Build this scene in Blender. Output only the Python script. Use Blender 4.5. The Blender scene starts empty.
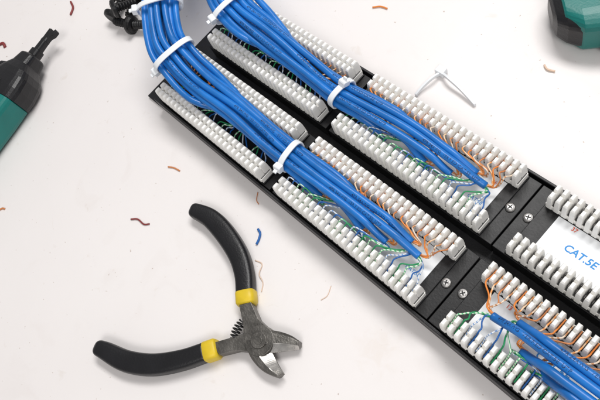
import bpy, math, random, bisect, bmesh
from mathutils import Vector
random.seed(7)
S=0.001
scene=bpy.context.scene
COL=scene.collection
V=Vector

# ------------------------------------------------------------------ materials
def pmat(name,col,rough=0.5,metal=0.0,var=0.0,vscale=80.0,bump=0.0,bscale=400.0,spec=0.5,col2=None,coat=0.0):
    m=bpy.data.materials.new(name); m.use_nodes=True
    nt=m.node_tree; b=nt.nodes["Principled BSDF"]
    b.inputs["Roughness"].default_value=rough
    b.inputs["Metallic"].default_value=metal
    b.inputs["Specular IOR Level"].default_value=spec
    b.inputs["Coat Weight"].default_value=coat
    tc=nt.nodes.new("ShaderNodeTexCoord")
    if var>0 or col2:
        n=nt.nodes.new("ShaderNodeTexNoise"); n.inputs["Scale"].default_value=vscale; n.inputs["Detail"].default_value=5
        nt.links.new(tc.outputs["Object"],n.inputs["Vector"])
        r=nt.nodes.new("ShaderNodeValToRGB")
        r.color_ramp.elements[0].position=0.3; r.color_ramp.elements[1].position=0.7
        c2=col2 if col2 else tuple(c*(1-var) for c in col)
        r.color_ramp.elements[0].color=(*c2,1); r.color_ramp.elements[1].color=(*col,1)
        nt.links.new(n.outputs["Fac"],r.inputs["Fac"]); nt.links.new(r.outputs["Color"],b.inputs["Base Color"])
        mr=nt.nodes.new("ShaderNodeMapRange"); mr.inputs["To Min"].default_value=max(0,rough-0.08); mr.inputs["To Max"].default_value=min(1,rough+0.08)
        nt.links.new(n.outputs["Fac"],mr.inputs["Value"]); nt.links.new(mr.outputs["Result"],b.inputs["Roughness"])
    else:
        b.inputs["Base Color"].default_value=(*col,1)
    if bump>0:
        n2=nt.nodes.new("ShaderNodeTexNoise"); n2.inputs["Scale"].default_value=bscale; n2.inputs["Detail"].default_value=4
        nt.links.new(tc.outputs["Object"],n2.inputs["Vector"])
        bp=nt.nodes.new("ShaderNodeBump"); bp.inputs["Strength"].default_value=bump; bp.inputs["Distance"].default_value=0.0005
        nt.links.new(n2.outputs["Fac"],bp.inputs["Height"]); nt.links.new(bp.outputs["Normal"],b.inputs["Normal"])
    return m
def stripe(name,c1,c2,period=2.6,thr=0.25):
    """insulation with a coloured band every couple of millimetres"""
    m=bpy.data.materials.new(name); m.use_nodes=True
    nt=m.node_tree; b=nt.nodes["Principled BSDF"]; b.inputs["Roughness"].default_value=0.5
    tc=nt.nodes.new("ShaderNodeTexCoord")
    dt=nt.nodes.new("ShaderNodeVectorMath"); dt.operation='DOT_PRODUCT'; dt.inputs[1].default_value=(0.55,1.0,0.8)
    nt.links.new(tc.outputs["Object"],dt.inputs[0])
    mu=nt.nodes.new("ShaderNodeMath"); mu.operation='MULTIPLY'; mu.inputs[1].default_value=2*math.pi/(period*S)
    nt.links.new(dt.outputs["Value"],mu.inputs[0])
    si=nt.nodes.new("ShaderNodeMath"); si.operation='SINE'; nt.links.new(mu.outputs[0],si.inputs[0])
    gt=nt.nodes.new("ShaderNodeMath"); gt.operation='GREATER_THAN'; gt.inputs[1].default_value=thr; nt.links.new(si.outputs[0],gt.inputs[0])
    mx=nt.nodes.new("ShaderNodeMix"); mx.data_type='RGBA'; mx.inputs["A"].default_value=(*c1,1); mx.inputs["B"].default_value=(*c2,1)
    nt.links.new(gt.outputs[0],mx.inputs["Factor"]); nt.links.new(mx.outputs["Result"],b.inputs["Base Color"])
    return m
M_jacket=pmat("blue_pvc",(0.012,0.19,0.62),0.33,var=0.38,vscale=55,bump=0.2,bscale=260)
M_print=pmat("dark_ink",(0.006,0.03,0.11),0.6)
M_white=pmat("white_nylon",(0.94,0.93,0.90),0.42,var=0.05,vscale=160)
M_slot=pmat("slot_shade_paint",(0.06,0.06,0.06),0.7)  # shade between the teeth, put in as a dark colour
M_tie=pmat("tie_nylon",(0.82,0.85,0.88),0.33,var=0.05,vscale=100)
M_contact=pmat("tinned_contact",(0.12,0.115,0.11),0.5,metal=0.6)
M_black=pmat("black_powder_coat",(0.006,0.006,0.008),0.45,var=0.3,vscale=200,bump=0.25,bscale=1500)
M_mod=pmat("black_plastic",(0.005,0.005,0.006),0.45,var=0.3,vscale=150,bump=0.15,bscale=900,spec=0.4)
M_label=pmat("label_paper",(0.84,0.86,0.88),0.5,var=0.03,vscale=60)
M_blueink=pmat("blue_ink",(0.02,0.24,0.62),0.6)
M_redink=pmat("red_ink",(0.70,0.13,0.08),0.6)
M_screw=pmat("zinc_screw",(0.46,0.45,0.44),0.40,metal=1.0,var=0.4,vscale=300,bump=0.2,bscale=900)
M_dark=pmat("recess_shade_paint",(0.01,0.01,0.01),0.7)  # painted shade for the cross recess of the panel screws
M_grip=pmat("black_grip_rubber",(0.005,0.005,0.007),0.38,var=0.3,vscale=90,bump=0.25,bscale=1000)
M_yellow=pmat("yellow_plastic",(0.78,0.56,0.02),0.45,var=0.25,vscale=120)
M_steel=pmat("brushed_steel",(0.20,0.19,0.175),0.40,metal=0.88,var=0.5,vscale=160,bump=0.4,bscale=900)
M_blade=pmat("ground_steel",(0.66,0.64,0.61),0.28,metal=0.95,var=0.35,vscale=250)
M_bsteel=pmat("blackened_steel",(0.02,0.02,0.022),0.4,metal=0.4,var=0.3,vscale=250)
M_teal=pmat("teal_plastic",(0.0,0.17,0.15),0.38,var=0.2,vscale=60,bump=0.15,bscale=900)
W={ 'o':pmat("wire_orange",(0.80,0.25,0.04),0.42), 'wo':stripe("wire_white_orange",(0.84,0.62,0.42),(0.82,0.34,0.10),thr=0.1),
    'n':pmat("wire_brown",(0.60,0.22,0.07),0.42), 'wn':stripe("wire_white_brown",(0.82,0.68,0.54),(0.60,0.28,0.12),thr=0.3),
    'g':pmat("wire_green",(0.01,0.26,0.09),0.42), 'wg':stripe("wire_white_green",(0.66,0.80,0.64),(0.10,0.45,0.20),period=1.8,thr=0.2),
    'b':pmat("wire_blue",(0.01,0.11,0.38),0.42), 'wb':stripe("wire_white_blue",(0.70,0.74,0.78),(0.18,0.32,0.58),period=1.8,thr=0.4),
    'r':pmat("wire_maroon",(0.22,0.03,0.03),0.5),'wt':pmat("pale_thread",(0.76,0.56,0.42),0.6)}

# ------------------------------------------------------------------ mesh helpers (millimetres)
ORG={}
class MB:
    def __init__(s): s.v=[];s.f=[];s.m=[]
    def box(s,x0,x1,y0,y1,z0,z1,mi=0):
        n=len(s.v)
        s.v+=[V((x,y,z)) for z in (z0,z1) for y in (y0,y1) for x in (x0,x1)]
        for q in ((0,2,3,1),(4,5,7,6),(0,1,5,4),(2,6,7,3),(0,4,6,2),(1,3,7,5)):
            s.f.append([n+i for i in q]); s.m.append(mi)
    def loft(s,secs,mi=0,cap=True):
        n=len(s.v);k=len(secs[0])
        for sec in secs: s.v+=[V(p) for p in sec]
        for i in range(len(secs)-1):
            for j in range(k):
                a=n+i*k+j;b=n+i*k+(j+1)%k
                s.f.append([a,b,b+k,a+k]); s.m.append(mi)
        if cap:
            s.f.append([n+j for j in range(k)][::-1]); s.m.append(mi)
            s.f.append([n+(len(secs)-1)*k+j for j in range(k)]); s.m.append(mi)
    def tube(s,pts,r,n=8,mi=0):
        pts=[V(p) for p in pts]; N=len(pts)
        T=[(pts[min(i+1,N-1)]-pts[max(i-1,0)]).normalized() for i in range(N)]
        u=V((0,0,1))
        if abs(T[0].dot(u))>0.95: u=V((0,1,0))
        a=(u-T[0]*u.dot(T[0])).normalized()
        secs=[]
        for i in range(N):
            a=(a-T[i]*a.dot(T[i])).normalized(); b=T[i].cross(a)
            secs.append([pts[i]+(a*math.sin(2*math.pi*j/n)+b*math.cos(2*math.pi*j/n))*r for j in range(n)])
        s.loft(secs,mi)
    def prism(s,poly,z0,z1,mi=0):
        s.loft([[V((x,y,z0)) for x,y in poly],[V((x,y,z1)) for x,y in poly]],mi)
def mk(name,mb,mats,parent=None,smooth=False,bevel=0,origin=None,seg=2):
    vs=mb.v
    if origin is None:
        xs=[p.x for p in vs];ys=[p.y for p in vs];zs=[p.z for p in vs]
        origin=V(((min(xs)+max(xs))/2,(min(ys)+max(ys))/2,min(zs)))
    me=bpy.data.meshes.new(name)
    me.from_pydata([(p-origin)*S for p in vs],[],mb.f)
    if not isinstance(mats,(list,tuple)): mats=[mats]
    for m in mats: me.materials.append(m)
    me.polygons.foreach_set("material_index",mb.m)
    me.update()
    bm=bmesh.new();bm.from_mesh(me);bmesh.ops.recalc_face_normals(bm,faces=bm.faces);bm.to_mesh(me);bm.free()
    if smooth: me.polygons.foreach_set("use_smooth",[True]*len(me.polygons))
    o=bpy.data.objects.new(name,me); COL.objects.link(o)
    place(o,origin,parent)
    if bevel:
        b=o.modifiers.new("bevel","BEVEL"); b.width=bevel*S; b.segments=seg; b.limit_method='ANGLE'; b.angle_limit=math.radians(35)
    return o
def place(o,origin,parent):
    ORG[o.name]=V(origin)
    if parent: o.parent=parent; o.location=(V(origin)-ORG[parent.name])*S
    else: o.location=V(origin)*S
def empty(name,origin,label=None,cat=None,group=None):
    o=bpy.data.objects.new(name,None); o.empty_display_size=0.01; COL.objects.link(o); place(o,origin,None); tag(o,label,cat,group); return o
def tag(o,label,cat,group=None):
    if label:o["label"]=label
    if cat:o["category"]=cat
    if group:o["group"]=group
def catmull(P,n):
    P=[V(p) for p in P]; P=[P[0]*2-P[1]]+P+[P[-1]*2-P[-2]]
    out=[]
    for i in range(1,len(P)-2):
        a,b,c,d=P[i-1:i+3]
        for k in range(n):
            t=k/n
            out.append(0.5*((2*b)+(c-a)*t+(2*a-5*b+4*c-d)*t*t+(3*b-a-3*c+d)*t**3))
    out.append(P[-2].copy()); return out
def sm(a,b,x):
    t=max(0,min(1,(x-a)/(b-a))); return t*t*(3-2*t)
def text_mesh(body,size,italic=0.0,bold=0.0):
    cu=bpy.data.curves.new("lettering",'FONT'); cu.body=body; cu.size=size; cu.shear=italic; cu.offset=bold; cu.resolution_u=3
    o=bpy.data.objects.new("lettering_source",cu); COL.objects.link(o)
    dg=bpy.context.evaluated_depsgraph_get()
    me=bpy.data.meshes.new_from_object(o.evaluated_get(dg))
    vs=[V(v.co) for v in me.vertices]; fs=[list(p.vertices) for p in me.polygons]
    bpy.data.objects.remove(o); bpy.data.meshes.remove(me); bpy.data.curves.remove(cu)
    return vs,fs

# ------------------------------------------------------------------ table
def table_mat():
    m=bpy.data.materials.new("worn_white_laminate"); m.use_nodes=True
    nt=m.node_tree;b=nt.nodes["Principled BSDF"];L=nt.links.new
    tc=nt.nodes.new("ShaderNodeTexCoord")
    def noise(sc,det=4,dist=0):
        n=nt.nodes.new("ShaderNodeTexNoise");n.inputs["Scale"].default_value=sc;n.inputs["Detail"].default_value=det;n.inputs["Distortion"].default_value=dist
        L(tc.outputs["Object"],n.inputs["Vector"]);return n
    def ramp(src,p0,c0,p1,c1):
        r=nt.nodes.new("ShaderNodeValToRGB");r.color_ramp.elements[0].position=p0;r.color_ramp.elements[0].color=(*c0,1)
        r.color_ramp.elements[1].position=p1;r.color_ramp.elements[1].color=(*c1,1);L(src,r.inputs["Fac"]);return r
    def mul(a,bb,f=1.0):
        x=nt.nodes.new("ShaderNodeMix");x.data_type='RGBA';x.blend_type='MULTIPLY';x.inputs["Factor"].default_value=f
        L(a,x.inputs["A"]);L(bb,x.inputs["B"]);return x.outputs["Result"]
    c=ramp(noise(5,3).outputs["Fac"],0.3,(0.77,0.735,0.725),0.7,(0.81,0.78,0.77)).outputs["Color"]
    c=mul(c,ramp(noise(24,7,1.8).outputs["Fac"],0.28,(0.92,0.90,0.885),0.42,(1,1,1)).outputs["Color"],0.35)
    c=mul(c,ramp(noise(95,6,0.6).outputs["Fac"],0.27,(0.90,0.87,0.83),0.33,(1,1,1)).outputs["Color"],0.5)
    c=mul(c,ramp(noise(380,2).outputs["Fac"],0.24,(0.60,0.52,0.46),0.275,(1,1,1)).outputs["Color"],0.8)
    mp=nt.nodes.new("ShaderNodeMapping");mp.inputs["Location"].default_value=(-0.094,0.030,0);L(tc.outputs["Object"],mp.inputs["Vector"])
    ln=nt.nodes.new("ShaderNodeVectorMath");ln.operation='LENGTH';L(mp.outputs["Vector"],ln.inputs[0])
    n3=noise(150,5,1.0);ad=nt.nodes.new("ShaderNodeMath");ad.operation='MULTIPLY_ADD';ad.inputs[1].default_value=0.03
    L(n3.outputs["Fac"],ad.inputs[0]);L(ln.outputs["Value"],ad.inputs[2])
    c=mul(c,ramp(ad.outputs[0],0.018,(0.93,0.89,0.84),0.026,(1,1,1)).outputs["Color"],0.45)
    L(c,b.inputs["Base Color"])
    rr=nt.nodes.new("ShaderNodeMapRange");rr.inputs["To Min"].default_value=0.34;rr.inputs["To Max"].default_value=0.58
    L(noise(30,5).outputs["Fac"],rr.inputs["Value"]);L(rr.outputs["Result"],b.inputs["Roughness"])
    bp=nt.nodes.new("ShaderNodeBump");bp.inputs["Strength"].default_value=0.10;bp.inputs["Distance"].default_value=0.002
    L(noise(60,8).outputs["Fac"],bp.inputs["Height"]);L(bp.outputs["Normal"],b.inputs["Normal"])
    return m
t=MB(); t.box(-900,800,-700,800,-30,0)
o=mk("table_top",t,table_mat(),bevel=2,origin=V((0,0,0))); o["kind"]="structure"; tag(o,"worn white laminate work table with faint stains","table")

# ------------------------------------------------------------------ patch panel
LEN=98.0; SV=29.4; RV=47.0
XS={0:-110.5,1:0.0,2:113.2}     # column starts
panel=empty("patch_panel",(105.6,38.5,0),"black steel patch panel with white terminal strips lying face down","patch panel")
c=MB()
c.box(-135.6,346.8,-7,84.5,0.3,2.3)
c.box(-119,330,-7,-5.5,2.3,13)
c.box(-119,330,83,84.5,2.3,13)
mk("steel_chassis",c,M_black,panel,bevel=0.4)
for col,xs in XS.items():
    for row in (0,1):
        yb=row*RV
        m=MB()
        x0,x1=xs-5.2,xs+LEN+5.2
        if col==1:x1=105.3
        if col==2:x0=106.0
        if col==0:x0=xs-5
        m.box(x0,x1,yb-4.9,yb+34.3,2.3,12.9)
        m.box(xs-0.6,xs+LEN+0.6,yb-4.4,yb+33.8,12.9,14)
        mk("jack_module",m,M_mod,panel,bevel=0.3)
def strip_mesh():
    m=MB(); P=LEN/25; rj=random.Random(5)
    m.box(0.0,LEN,-4.0,4.0,0,3.6)
    m.box(0.35,LEN-0.35,-3.6,3.6,3.6,4.0,2)  # dark layer over the white bar, painted shade for the slots
    for i in range(25):
        cx=(i+0.5)*P
        jx=rj.uniform(-.09,.09);jz=rj.uniform(-.15,.15)
        m.box(cx-0.95+jx*.5,cx+0.95+jx*.5,-0.6,0.6,4.0,9.8+jz)
        for sg in (-1,1):
            secs=[]
            for (z,yo,yi,ww) in ((1.0,4.6,0.22,1.28),(5.0,4.55,0.25,1.24),(9.6,4.35,0.32,1.12),(11.6,4.0,0.5,0.98),(12.4,3.3,0.85,0.68)):
                q=jx*(z/12)
                secs.append([V((cx-ww+q,sg*yi,z+jz)),V((cx+ww+q,sg*yi,z+jz)),V((cx+ww+q,sg*yo,z+jz)),V((cx-ww+q,sg*yo,z+jz))])
            m.loft(secs)
    for k in range(24):
        x=(k+1)*P
        m.box(x-0.2,x+0.2,-2.6,-0.9,4.0,7.2,1); m.box(x-0.2,x+0.2,0.9,2.6,4.0,7.2,1)
    return m
first=None
for col,xs in XS.items():
    for y in (0,SV,RV,RV+SV):
        if first is None:
            first=mk("terminal_strip",strip_mesh(),[M_white,M_contact,M_slot],None,bevel=0.09,seg=1,origin=V((0,0,0)))
            o=first
        else:
            o=first.copy(); COL.objects.link(o)
        place(o,V((xs,y,14.0)),panel)
def put_text(body,size,x,y,z,mat,parent,italic=0,bold=0,name="lettering"):
    vs,fs=text_mesh(body,size,italic,bold)
    m=MB(); m.v=[V((x+v.x,y+v.y,z)) for v in vs]; m.f=fs; m.m=[0]*len(fs)
    return mk(name,m,mat,parent,origin=V((x,y,z)))
nums={(1,0):7,(2,0):13,(1,1):31,(2,1):37}
for (col,row),num in nums.items():
    xs=XS[col];yb=row*RV
    m=MB(); m.box(xs+8,xs+LEN-5.5,yb+5.0,yb+SV-4.8,14.02,14.5)
    lb=mk("port_label",m,M_label,panel)
    put_text(str(num),2.9,xs+15.8,yb+22.0,14.62,M_redink,lb,bold=0.05)
    put_text("CAT.5E",5.0,xs+(38 if row==0 and col==2 else 18.5),yb+12.4,14.62,M_blueink,lb,italic=0.15,bold=0.09)
    put_text(str(num+5),2.6,xs+86,yb+20.8,14.62,M_redink,lb,bold=0.03)
    put_text("CAT.5E",2.7,xs+81,yb+8.0,14.62,M_blueink,lb,italic=0.15,bold=0.02)
def screw_mesh():
    m=MB()
    R=2.5
    secs=[]
    for z,r in ((0,R),(0.6,R),(1.1,R*0.85),(1.35,R*0.55)):
        secs.append([V((r*math.cos(a*math.pi/12),r*math.sin(a*math.pi/12),z)) for a in range(24)])
    m.loft(secs)
    m.box(-1.25,1.25,-0.27,0.27,1.2,1.40,1); m.box(-0.27,0.27,-1.25,1.25,1.2,1.42,1)  # dark bars on the head imitate a shaded cross recess
    return m
fs=None
for i,(x,y) in enumerate(((101.2,14.4),(110.4,15.2),(100.9,62.6),(110.6,63.2))):
    if fs is None: fs=o=mk("panel_screw",screw_mesh(),[M_screw,M_dark],None,smooth=False,origin=V((0,0,0)))
    else: o=fs.copy(); COL.objects.link(o)
    o.rotation_euler=(0,0,0.4+i*0.5); place(o,V((x,y,12.9)),panel)

# ------------------------------------------------------------------ cables
RC=2.0
def build_cable(path,port,xs,yb,label,texts=0,group="blue network cables of the patch panel",twist=0.0,low=False,tsize=2.2):
    rnd=random.Random(int(xs*10+yb*7+port*131)&0xffff)
    end=path[-1]
    root=empty("network_cable",(end.x,end.y,end.z),label,"network cable",group)
    m=MB(); m.tube(path,RC,12); mk("cable_jacket",m,M_jacket,root,smooth=True)
    d=(path[-1]-path[-3]).normalized()
    P=LEN/25
    px=xs+P*(port*4+2.5); sgx=1 if d.x>0 else -1
    for si,(ys,inner) in enumerate(((yb+SV,-1),(yb,1))):
        lowside=low and (si==0 or yb<10)
        pairs=([['wo','o'],['wn','n']] if si==0 else [['wb','b'],['wg','g']])
        if si==1 and rnd.random()<0.6: pairs.reverse()
        hzb=rnd.uniform(23.8,26.2); jit=rnd.uniform(-1.2,1.2)
        for pi,pr in enumerate(pairs):
            if rnd.random()<0.4: pr.reverse()
            back=(end.x-px)*sgx
            offy=(0.9 if si==0 else -0.9)+rnd.uniform(-.3,.3); offz=rnd.uniform(-.6,.8)
            zt=21.0 if lowside else hzb+rnd.uniform(-.6,.8)
            cxs=xs+P*(port*4+pi*2+1.5); jp=jit+rnd.uniform(-1,1)
            def ctrl(sx,j):
                p0=end+V((0,offy,offz))
                lead=2.2+(pi if sgx>0 else 1-pi)*1.3+abs(jp)*0.5
                a=p0+d*lead+V((0,-inner*1.2,0.4))
                e1=V((sx+0.12*(end.x-sx),ys+inner*(6.6+0.3*jp),zt))
                mid=V((a.x*0.5+e1.x*0.5+sgx*(1.6 if back>4 else 0.4)+jp,a.y*0.45+e1.y*0.55,(19.5 if lowside else (21.5 if back>12 else 24.0)+0.4*jp)))
                wp=[p0-d*2,p0,a,mid,e1,V((sx,ys+inner*4.5,min(zt,24.2))),V((sx,ys+inner*2,22.0 if not lowside else 20.5)),V((sx,ys-inner*2.8,21.0 if not lowside else 20))]
                return catmull(wp[:-1] if lowside else wp,9)
            cen=ctrl(cxs,0); ph=rnd.uniform(0,6.28)
            for k in range(2):
                sx=xs+P*(port*4+pi*2+k+1)+rnd.uniform(-.1,.1)
                own=ctrl(sx,0); pts=[]; acc=0
                for i in range(len(cen)):
                    if i: acc+=(cen[i]-cen[i-1]).length
                    s=i/(len(cen)-1); f=sm(0.28,0.62,s)
                    T=(cen[min(i+1,len(cen)-1)]-cen[max(i-1,0)]).normalized()
                    sd=T.cross(V((0,0,1)))
                    sd=sd.normalized() if sd.length>1e-3 else V((1,0,0)); up=sd.cross(T)
                    an=ph+acc*2*math.pi/12.0+k*math.pi
                    pts.append(cen[i].lerp(own[i],f)+(sd*math.cos(an)+up*math.sin(an))*0.42*(1-f))
                w=MB(); w.tube(pts,0.40,6)
                mk("insulated_wire",w,W[pr[k]],root,smooth=True)
    if texts:
        acc=[0]
        for i in range(1,len(path)): acc.append(acc[-1]+(path[i]-path[i-1]).length)
        tot=acc[-1]
        vs,fs=text_mesh("4PR 24AWG  VERIFIED CAT.5E  UTP",tsize,0,0.01)
        w=max(v.x for v in vs)
        start=tot-w-(4+19*((port*5+int(yb))%4))
        flip=path[-1].x<path[0].x
        cnt=0
        while start>10 and cnt<texts:
            mm=MB()
            for v in vs:
                s_=start+((w-v.x) if flip else v.x)
                i=max(1,min(len(acc)-1,bisect.bisect_left(acc,s_)))
                f=(s_-acc[i-1])/(acc[i]-acc[i-1]); p=path[i-1].lerp(path[i],f); T=(path[min(i+1,len(path)-1)]-path[max(i-2,0)]).normalized()
                side=V((0,0,1)).cross(T).normalized(); up=T.cross(side)
                if flip: side=-side
                th=(v.y-tsize*0.36)/RC+twist+0.5*math.sin(s_/45+port)
                mm.v.append(p+(up*math.cos(th)+side*math.sin(th))*(RC+0.04))
            mm.f=[list(f) for f in fs]; mm.m=[0]*len(fs)
            mk("printed_text",mm,M_print,root)
            start-=w+rnd.uniform(30,60); cnt+=1
    return root
def bundle(base,xs_far,xs_near,yb,center_y,wide,seed,near_shift=0.0,far_end=()):
    C=catmull(base,14)
    tang=[(C[min(i+1,len(C)-1)]-C[max(i-1,0)]).normalized() for i in range(len(C))]
    pre_far=[(-4.2,3.5),(4.2,3.5),(-6.2,0.3),(6.2,0.2),(-2.1,0.2),(0,3.8)]
    order_far=[2,3,4,0,1,5]
    post={0:(-6.2,-1.2),1:(6.3,-1.2),2:(-2.2,-2.2),3:(-4.1,2.2),4:(4.0,2.3),5:(-0.1,2.6)}
    post_late={0:(-6,-1.6),1:(6,-1.6),2:(-6.2,-0.4),3:(-4.1,1.6),4:(3.9,1.7),5:(-0.1,2.4)}
    pre_near=[(-2.2,-3.2),(2.2,-3.2),(-6.4,-3.2),(6.4,-3.2),(-9.8,0.2),(9.8,0.2)]
    rr=random.Random(seed)
    for kind in ('far','near'):
        for p in range(6):
            if kind=='far': ue=xs_far+far_end[p]+rr.uniform(-1,1)
            else: ue=xs_near+8.5+16.0*p-1+rr.uniform(-2.5,2.5)-(10 if p>=4 else 0)
            ph=[rr.uniform(0,6.28) for _ in range(4)]
            pts=[]
            ty={0:-6.2,1:6.0,2:-6.8,3:-4.4,4:3.6,5:0.2}[p] if kind=='far' else {0:-3,1:3,2:-2.4,3:-1.2,4:2.4,5:0}[p]
            tgt=V((ue,center_y+ty+rr.uniform(-.5,.5),21.0+rr.uniform(0,1.2) if kind=='far' else 19))
            lat0,ver0=(pre_far[order_far[p]] if kind=='far' else pre_near[p])
            for c,t in zip(C,tang):
                if c.x>ue: break
                wd=1+(wide-1)*(1-sm(-75,-25,c.x))
                la,ve=lat0*wd,ver0/(0.5+0.5*wd)
                if kind=='near':
                    la+=near_shift*sm(-125,-95,c.x); la*=1-0.35*sm(-85,-45,c.x)
                    ve-=1.2*sm(-85,-50,c.x)
                if kind=='far':
                    f=sm(-60,-14,c.x)
                    la=la*(1-f)+post[p][0]*f; ve=ve*(1-f)+post[p][1]*f
                    g=sm(20,62,c.x); la=la*(1-g)+post_late[p][0]*0.97*g; ve=ve*(1-g)+post_late[p][1]*g
                am=(1-0.75*math.exp(-((c.x+3)/9)**2)-0.5*math.exp(-((c.x+101)/8)**2))*(1-0.35*sm(-15,5,c.x))
                la+=am*(0.5*math.sin(c.x/26+ph[0])+0.5*math.sin(c.x/14+ph[1]))
                ve+=am*(0.5*math.sin(c.x/19+ph[2]))
                side=V((-t.y,t.x,0)).normalized()
                q=c+side*la+V((0,0,ve))
                w=sm(ue-(16 if kind=='far' else 26),ue,c.x)
                q=q.lerp(V((q.x,tgt.y,tgt.z)),w)
                pts.append(q)
            src=[pts[i] for i in range(0,len(pts),3)]
            if (len(pts)-1)%3: src.append(pts[-1])
            pts=catmull(src,5)
            lab=("blue network cable in a tied bundle reaching the farther terminal strips" if kind=='far' else "blue network cable in a tied bundle ending in the nearer strips")
            build_cable(pts,p,xs_far if kind=='far' else xs_near,yb,lab,texts=(2 if (kind=='far' and p>=3) else 0),twist=rr.uniform(-0.5,0.2),low=(kind=='near'))
    return C
b1=[(-200,104,36),(-164,68,48),(-132,38,52),(-113,22,46),(-100,18,40),(-79,16,34.5),(-48,16.5,31.5),(-5,15,28.5),(40,15.5,26.2),(78,15.5,24.8),(100,15.5,23.8)]
b2=[(-196,130,34),(-150,96,46),(-108,69.5,45),(-90,63.5,41),(-66,62,37),(-33,60,32),(-6,59,29.5),(15,61,27.8),(40,62.5,26.4),(66,61.8,25),(100,60.5,24)]
C1=bundle(b1,0.0,XS[0],0.0,15.2,1.12,3,far_end=[27,42,57,69,79,86])
C2=bundle(b2,0.0,XS[0],RV,RV+14.5,1.2,50,near_shift=0.6,far_end=[27,42,58,71,81,88])
fb=[(420,20,30),(340,16,46),(260,14,42),(215,13.6,37),(180,13.5,33),(155,13.4,30),(135,13.6,27),(118,13.6,25)]
CF=catmull(fb,14); rr=random.Random(11)
arr={0:(0.3,2.6),1:(4.4,1.8),2:(-4.2,1.9),3:(-8.0,0.2),4:(1.8,-2.0),5:(8.0,-0.6)}
for p in range(6):
    ue=XS[2]+[15,25,33,44,70,84][p]
    ph=[rr.uniform(0,6.28) for _ in range(3)]
    tt={0:0.3,1:4.8,2:-4.4,3:-6.5,4:2,5:6.5}[p]
    pts=[];tg=V((ue,13.6+tt,22+rr.uniform(0,1)))
    for i,c in enumerate(CF):
        if c.x<ue: break
        la,ve=arr[p]; la=la+0.4*math.sin(c.x/23+ph[0]); ve+=0.3*math.sin(c.x/17+ph[1])
        q=c+V((0,la,ve)); w=1-sm(ue,ue+16,c.x)
        pts.append(q.lerp(V((q.x,tg.y,tg.z)),w))
    src=[pts[i] for i in range(0,len(pts),3)]
    if (len(pts)-1)%3: src.append(pts[-1])
    pts=catmull(src,5)
    build_cable(pts,p,XS[2],0.0,"blue network cable with printed lettering between two terminal strips",texts=(2 if p in(0,1,2) else 0),twist=0.15,tsize=2.4)

# ------------------------------------------------------------------ cable ties
def cable_tie(C,x,a,b,head_ang,label,dz=0,lean=0.0,tail=7,lat=0):
    i=min(range(len(C)),key=lambda k:abs(C[k].x-x)); t=(C[i+1]-C[i-1]).normalized()
    side=V((-t.y,t.x,0)).normalized(); c=C[i]+V((0,0,dz))+side*lat
    t=(t+side*lean).normalized(); side=V((-t.y,t.x,0)).normalized(); up=t.cross(side)
    if up.z<0: up=-up
    root=empty("cable_tie",c-V((0,0,b)),label,"cable tie","white nylon cable ties")
    m=MB();N=48;w=1.7;th=0.9
    def pt(an,k,off):
        ca,sa=math.cos(an),math.sin(an); e=0.75
        x_=math.copysign(abs(ca)**e,ca)*(a+k); y_=math.copysign(abs(sa)**e,sa)*(b+k)
        return c+side*x_+up*y_+t*off
    for j in range(N):
        an=2*math.pi*j/N
        m.v+=[pt(an,0,-w),pt(an,0,w),pt(an,th,w),pt(an,th,-w)]
    for j in range(N):
        for k in range(4):
            m.f.append([4*j+k,4*j+(k+1)%4,4*((j+1)%N)+(k+1)%4,4*((j+1)%N)+k]);m.m.append(0)
    mk("strap_loop",m,M_tie,root,smooth=False,bevel=0.2)
    hc=pt(head_ang,1.4,0)
    rad=(hc-c).normalized(); tan=t.cross(rad).normalized()
    h=MB()
    h.loft([[hc+rad*q+tan*s0*f+t*g for s0,g in ((-2.3,-2.3),(2.3,-2.3),(2.3,2.3),(-2.3,2.3))] for q,f in ((-1.4,1),(1.2,1),(2.0,0.8))])
    mk("tie_head",h,M_tie,root,bevel=0.3)
    tl=MB(); tl.loft([[hc+rad*(1.0+q)+tan*(g*0.5)+t*k+t*q*0.1 for g,k in ((-1,-1.1),(1,-1.1),(1,1.1),(-1,1.1))] for q in (0,tail*0.5,tail)])
    mk("strap_tail",tl,M_tie,root,bevel=0.15)
cable_tie(C1,-3,8.4,5.5,math.pi*0.90,"white nylon cable tie around six blue cables",lean=0.1,tail=3)
cable_tie(C2,-5,8.4,5.5,math.pi*0.42,"white nylon cable tie with raised head on six blue cables",lean=-0.1,tail=3)
cable_tie(C1,-103,13.4,7.0,math.pi*1.05,"white nylon cable tie around the wide cable bundle",tail=3)
cable_tie(C1,-128,13.8,7.0,math.pi*0.9,"white nylon cable tie around the wide cable bundle",tail=3)
cable_tie(C2,-95,14.6,7.2,math.pi*0.93,"white nylon cable tie around the wide cable bundle",tail=3)

# ------------------------------------------------------------------ side cutters
pl=empty("side_cutter_pliers",(30,-75,0),"open steel side cutters with black grips and yellow collars","pliers")
def grip(path,w0,w1,w2):
    C=catmull(path,10);N=len(C);m=MB();secs=[]
    for i,c in enumerate(C):
        t=(C[min(i+1,N-1)]-C[max(i-1,0)]).normalized();sd=V((-t.y,t.x,0)).normalized()
        s=i/(N-1)
        w=(w0+(w1-w0)*sm(0,0.45,s)) if s<0.45 else (w1+(w2-w1)*sm(0.45,1,s))
        h=4.6
        if i<6: k=math.sqrt(max(0.02,1-((6-i)/6.3)**2)); w*=k; h*=k
        sec=[]
        for j in range(24):
            a=2*math.pi*j/24;e=0.55
            x_=math.copysign(abs(math.cos(a))**e,math.cos(a))*w/2; y_=math.copysign(abs(math.sin(a))**e,math.sin(a))*h
            sec.append(c+sd*x_+V((0,0,y_)))
        secs.append(sec)
    m.loft(secs); return m
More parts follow.
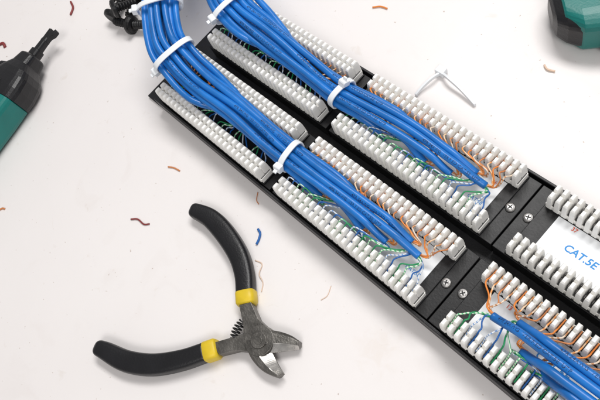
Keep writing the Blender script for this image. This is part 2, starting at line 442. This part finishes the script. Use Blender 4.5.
def collar(p0,p1,w,parent):
    m=MB();secs=[]
    t=(V(p1)-V(p0)).normalized();sd=V((-t.y,t.x,0))
    for q,k in ((0,0.92),(0.1,1.04),(0.85,1.04),(1,0.9)):
        c=V(p0).lerp(V(p1),q);sec=[]
        for j in range(24):
            a=2*math.pi*j/24;e=0.55
            sec.append(c+sd*math.copysign(abs(math.cos(a))**e,math.cos(a))*w/2*k+V((0,0,math.copysign(abs(math.sin(a))**e,math.sin(a))*4.7*k)))
        secs.append(sec)
    m.loft(secs); mk("yellow_collar",m,M_yellow,parent,smooth=True)
g=grip([(-43,-43,5),(-37,-40.5,5),(-27,-38.5,5),(-13,-39.5,5),(2,-43,5),(13,-48.5,5),(21,-55,5)],8.5,12.0,10.3)
ga=mk("handle_grip",g,M_grip,pl,smooth=True)
collar((20.2,-54.3,5),(26.3,-59.2,5),10.6,ga)
g=grip([(-27,-134.5,5),(-20,-131.5,5),(-5,-126,5),(8.5,-116.5,5),(19.5,-103.6,5),(27,-91.5,5)],8.5,12.0,10.3)
gb=mk("handle_grip",g,M_grip,pl,smooth=True)
collar((26.6,-92.3,5),(30.8,-85.4,5),10.6,gb)
def jaw(outer,inner,parent_mb,bright,rf=0.45):
    O=catmull([(x,y,0) for x,y in outer],6);I=catmull([(x,y,0) for x,y in inner],6)
    n=min(len(O),len(I));secs=[]
    for k in range(n):
        o_=O[int(k*(len(O)-1)/(n-1))];i_=I[int(k*(len(I)-1)/(n-1))]
        s=k/(n-1); top=9.6-1.8*s; r=o_.lerp(i_,rf)
        secs.append([V((o_.x,o_.y,2)),V((o_.x,o_.y,top-0.9)),V((o_.x,o_.y,top-0.9)).lerp(V((r.x,r.y,top)),0.25)+V((0,0,0.6)),V((r.x,r.y,top)),V((i_.x,i_.y,top-3.0)),V((i_.x,i_.y,top-3.5)),V((r.x,r.y,2))])
    parent_mb.loft(secs)
    base=len(parent_mb.f)-2-(n-1)*7
    if bright:
        for k in range(n-1): parent_mb.m[base+k*7+3]=1
def disk(cx,cy,r,n=32): return [(cx+r*math.cos(2*math.pi*k/n),cy+r*math.sin(2*math.pi*k/n)) for k in range(n)]
PX,PY=46.8,-67.3
ma=MB()
ma.prism([(24.5,-61.8),(28,-56.2),(38,-59.8),(47,-59.6),(52,-64),(47,-72),(40,-72.5),(34,-67.5)],2.2,8.6)
ma.prism(disk(PX,PY,8.3),2.0,5.6)
jaw([(41,-72.5),(48,-76.0),(55,-77.0),(61,-76.2),(66.2,-74.0)],[(48,-64.5),(53,-66.2),(57.5,-67.7),(62.3,-69.2),(67.6,-70.4)],ma,True,0.4)
mk("cutter_half",ma,[M_steel,M_blade],pl,bevel=0.5)
mb=MB()
mb.prism([(27.4,-85.6),(34.8,-87.0),(41,-78.5),(50,-72),(54,-66),(47,-60.5),(41,-63),(39.5,-66),(36,-72.8)],2.3,8.3)
mb.prism(disk(PX,PY,8.0),5.7,9.3)
jaw([(42,-63.5),(47,-59.8),(52,-56.6),(57.5,-54.3),(62.5,-53.4)],[(53,-70),(56.5,-66.4),(59.4,-63.0),(62,-60.0),(65,-56.6)],mb,True,0.62)
mk("cutter_half",mb,[M_steel,M_blade],pl,bevel=0.5)
r=MB(); r.prism(disk(PX,PY,4.2,28),9.3,10.1); r.prism(disk(PX,PY,2.2,20),10.1,10.4)
mk("pivot_rivet",r,M_steel,pl,bevel=0.25)
sp=MB();A=V((33.0,-66.0,6.2));B=V((36.0,-76.0,6.2));ax=(B-A).normalized();sx=ax.cross(V((0,0,1))).normalized();pts=[]
for k in range(161):
    s=k/160;a=2*math.pi*6*s
    pts.append(A.lerp(B,s)+sx*(1.4+1.2*math.sin(math.pi*s))+(sx*math.cos(a)+V((0,0,1))*math.sin(a))*2.2)
sp.tube(pts,0.42,6); mk("return_spring",sp,M_bsteel,pl,smooth=True)

# ------------------------------------------------------------------ hand tools
def tool(name,tip,back,prof,label,cat,hz=13):
    tip=V(tip);back=V(back);ax=(back-tip).normalized();sd=V((-ax.y,ax.x,0))
    root=empty(name,(tip+back)/2-V((0,0,((tip+back)/2).z)),label,cat)
    for pr,mat,nm,e in prof:
        m=MB();secs=[]
        for s,wl,wr,h in pr:
            c=tip+ax*s;sec=[]
            for j in range(28):
                a=2*math.pi*j/28
                x_=math.copysign(abs(math.cos(a))**e,math.cos(a)); y_=math.copysign(abs(math.sin(a))**e,math.sin(a))
                sec.append(V((c.x,c.y,hz+0.5))+sd*(x_*(wl if x_>0 else wr))+V((0,0,y_*h)))
            secs.append(sec)
        m.loft(secs);mk(nm,m,mat,root,smooth=False,bevel=0.6)
    return root,tip,ax,sd
rt,tp,ax,sd=tool("punch_down_tool",(-238,-17,13),(-213,-126,13),[
 ([(6,2.6,2.8,2.4),(9,3.2,3.2,2.8),(9.3,2.7,2.7,2.8),(17,2.9,2.9,3.0),(17.3,4.2,4.2,4.0),(24,4.4,4.4,4.2)],M_bsteel,"blade_holder",0.6),
 ([(23,6,5.5,6),(24,7.5,7,7.5),(32,9,8,9),(38,15,11,11.5),(43,18,13.5,12.5),(52,20,17,13),(57,20,20,13),(60,20,20,13)],M_grip,"nose_housing",0.5),
 ([(60,19,19.5,12.6),(75,19,19,13),(120,18,18,13),(160,17,16,12.5),(175,12,12,9)],M_teal,"handle_body",0.42),
 ([(50,4.5,10,13.9),(60,5,12,14.4),(150,5,11,14.0),(160,4,8,13)],M_grip,"grip_inlay",0.45),
],"teal and black punch-down tool with hooked black blade","punch-down tool")
def plate(pts2,z0,z1,nm,mat,bev):
    m=MB(); m.loft([[V((tp.x,tp.y,0))+ax*a_+sd*b_+V((0,0,z)) for a_,b_ in pts2] for z in (z0,z1)]); return mk(nm,m,mat,rt,bevel=bev)
plate([(10,-2.6),(10,2.6),(5,3.2),(2.5,5.2),(-1.5,5.4),(-2.5,3.6),(0.5,2.2),(1.0,0.4),(-1.8,-0.4),(-1.5,-2.6)],11.6,15.4,"punch_blade",M_bsteel,0.3)
plate([(33,-9),(36,-22),(41,-24),(50,-22),(50,-15),(42,-9)],8,18,"hook_latch",M_grip,1.2)
tool("cable_stripper",(49,165,13),(118,236,13),[
 ([(0,7,7,6),(1.5,12,12,8.5),(6,17,17,10.5),(12,22,21,11.6),(13,22.5,21.5,11.8)],M_grip,"nose_housing",0.5),
 ([(5,13,13,11.2),(6,15,14,12),(13,23,22,12.8),(30,24.5,24,13),(60,24,24,13),(110,20,20,12)],M_teal,"handle_body",0.45),
 ([(21,17,25.0,10.8),(23,18.5,25.2,14.4),(90,16,25.0,14.2)],M_grip,"grip_inlay",0.45),
],"black and teal hand tool with a rounded stepped nose","hand tool")

# ------------------------------------------------------------------ loose cable tie
lt=empty("cable_tie",(28,105,0),"loose curled white cable tie standing on the table","cable tie","white nylon cable ties")
def ribbon(path,h,th,name,parent,mat=M_tie):
    C=catmull(path,10);N=len(C);m=MB();secs=[]
    for i,c in enumerate(C):
        t=(C[min(i+1,N-1)]-C[max(i-1,0)]).normalized();sd=V((-t.y,t.x,0)).normalized()
        secs.append([c-sd*th,c+sd*th,c+sd*th+V((0,0,h)),c-sd*th+V((0,0,h))])
    m.loft(secs);return mk(name,m,mat,parent,bevel=0.15)
ribbon([(18,110,1.2),(25,108,4.2),(35,106.5,2.8),(46.5,104,0.3)],2.2,0.7,"strap_loop",lt)
ribbon([(18,110,1.2),(17,104,3.0),(15.5,97,1.8),(15,91,0.3)],2.2,0.65,"strap_tail",lt)
h=MB();h.box(14.6,20.2,108.4,113.2,0.2,4.8);mk("tie_head",h,M_tie,lt,bevel=0.5)

# ------------------------------------------------------------------ scraps
def scrap(path,r,mat,label,name="wire_scrap"):
    m=MB();m.tube(catmull(path,6),r,7);o=mk(name,m,mat,smooth=True);tag(o,label,"wire scrap","wire offcuts scattered on the table")
scrap([(-266,11,.8),(-259,8.5,.8),(-255,3,.8)],0.8,W['r'],"short dark red wire offcut lying on the white table")
scrap([(-50,126,.8),(-46,129,.9),(-41,130,.8)],0.5,W['o'],"tiny orange wire offcut lying on the table")
scrap([(61,144,.8),(64,142.5,1),(68,143.5,.8)],0.55,W['wt'],"tiny pale orange wire offcut lying on the table")
scrap([(-75,-72,.6),(-71,-69,.7),(-65,-68.5,.7),(-62,-66,.6)],0.5,W['r'],"bent dark red wire offcut lying on the table")
scrap([(-82,-33,.6),(-78,-31,.6),(-73,-30,.6)],0.45,W['n'],"small brown wire offcut lying on the table")
scrap([(-3,-25,.8),(0,-26,.9),(2,-29,.9),(3,-32,.8)],0.7,W['b'],"short curved blue wire offcut near the pliers")
scrap([(9,-39,.5),(14,-38,.6),(17,-43,1.2),(22,-45,.6),(25,-49,.5)],0.25,W['wt'],"fine pale curled thread beside the pliers grip")
scrap([(-20,-9,.5),(-17,-13,.5),(-14,-14,.5)],0.25,W['n'],"thin brown fibre lying beside the panel")
scrap([(-163,-130,.6),(-162,-128,.6),(-160,-127,.6)],0.6,W['n'],"tiny brown wire crumb on the table")
scrap([(53,-22,.4),(55,-27,.4),(54,-31,.4)],0.18,W['wt'],"thin pale thread lying on the table")
scrap([(-292,-52,.8),(-289,-48,.8),(-284,-49,.8)],1.2,W['r'],"short dark wire offcut near the teal tool")

# ------------------------------------------------------------------ black rack screws
def rack_screw():
    m=MB()
    ring=lambda z,r:[V((r*math.cos(a*math.pi/10),r*math.sin(a*math.pi/10),z)) for a in range(20)]
    m.loft([ring(z,r) for z,r in ((0,2.6),(14,2.6))])
    m.loft([ring(z,r) for z,r in ((14,6.5),(15,6.8),(17,6.2),(18,4))])
    for k in range(6): m.loft([ring(z,r) for z,r in ((1+2*k,2.6),(1.8+2*k,3.2),(2.4+2*k,2.6))])
    return m
fs=None
for i,(x,y,z,rx,rz) in enumerate(((-214,27,6.5,90,20),(-197,22,6.5,95,110),(-203,36,6.5,88,200),(-186,27,6.5,92,300),(-182,38,7,85,60),(-199,30,16,75,340),(-222,38,6.5,90,150))):
    if fs is None: fs=o=mk("rack_screw",rack_screw(),M_mod,None,origin=V((0,0,9)))
    else: o=fs.copy();COL.objects.link(o)
    o.rotation_euler=(math.radians(rx),0,math.radians(rz)); place(o,V((x,y,z)),None)
    tag(o,"black rack screw in a small heap beside the cables","screw","black rack screws heaped on the table")

# ------------------------------------------------------------------ light
w=bpy.data.worlds.new("World"); scene.world=w; w.use_nodes=True
bg=w.node_tree.nodes["Background"]; bg.inputs["Color"].default_value=(1.0,0.985,0.985,1); bg.inputs["Strength"].default_value=0.36
def area(loc,tgt,sx,sy,e,col):
    l=bpy.data.lights.new("ceiling_and_fill_light",'AREA'); l.shape='RECTANGLE'; l.size=sx; l.size_y=sy; l.energy=e; l.color=col
    o=bpy.data.objects.new("ceiling_and_fill_light",l); COL.objects.link(o); o.location=loc
    o.rotation_euler=(V(tgt)-V(loc)).to_track_quat('-Z','Y').to_euler()
area((-0.1,0.60,1.15),(0.0,0.12,0),0.8,0.3,12.5,(1.0,0.985,0.97))
area((0.8,-0.5,1.3),(0.0,0.0,0),0.6,0.5,8.5,(1.0,0.975,0.955))  # added fill light, brightens the faces turned to the camera

# ------------------------------------------------------------------ camera
cd=bpy.data.cameras.new("camera"); cam=bpy.data.objects.new("camera",cd); COL.objects.link(cam); scene.camera=cam
cam.location=(0.1819082,-0.0332447,0.3107026); cam.rotation_euler=(0.4321,0.3144,0.7791)
cd.sensor_width=36; cd.lens=36*636.69/600; cd.clip_start=0.01; cd.clip_end=20
scene.view_settings.view_transform='Standard'; scene.view_settings.look='None'; scene.view_settings.exposure=0
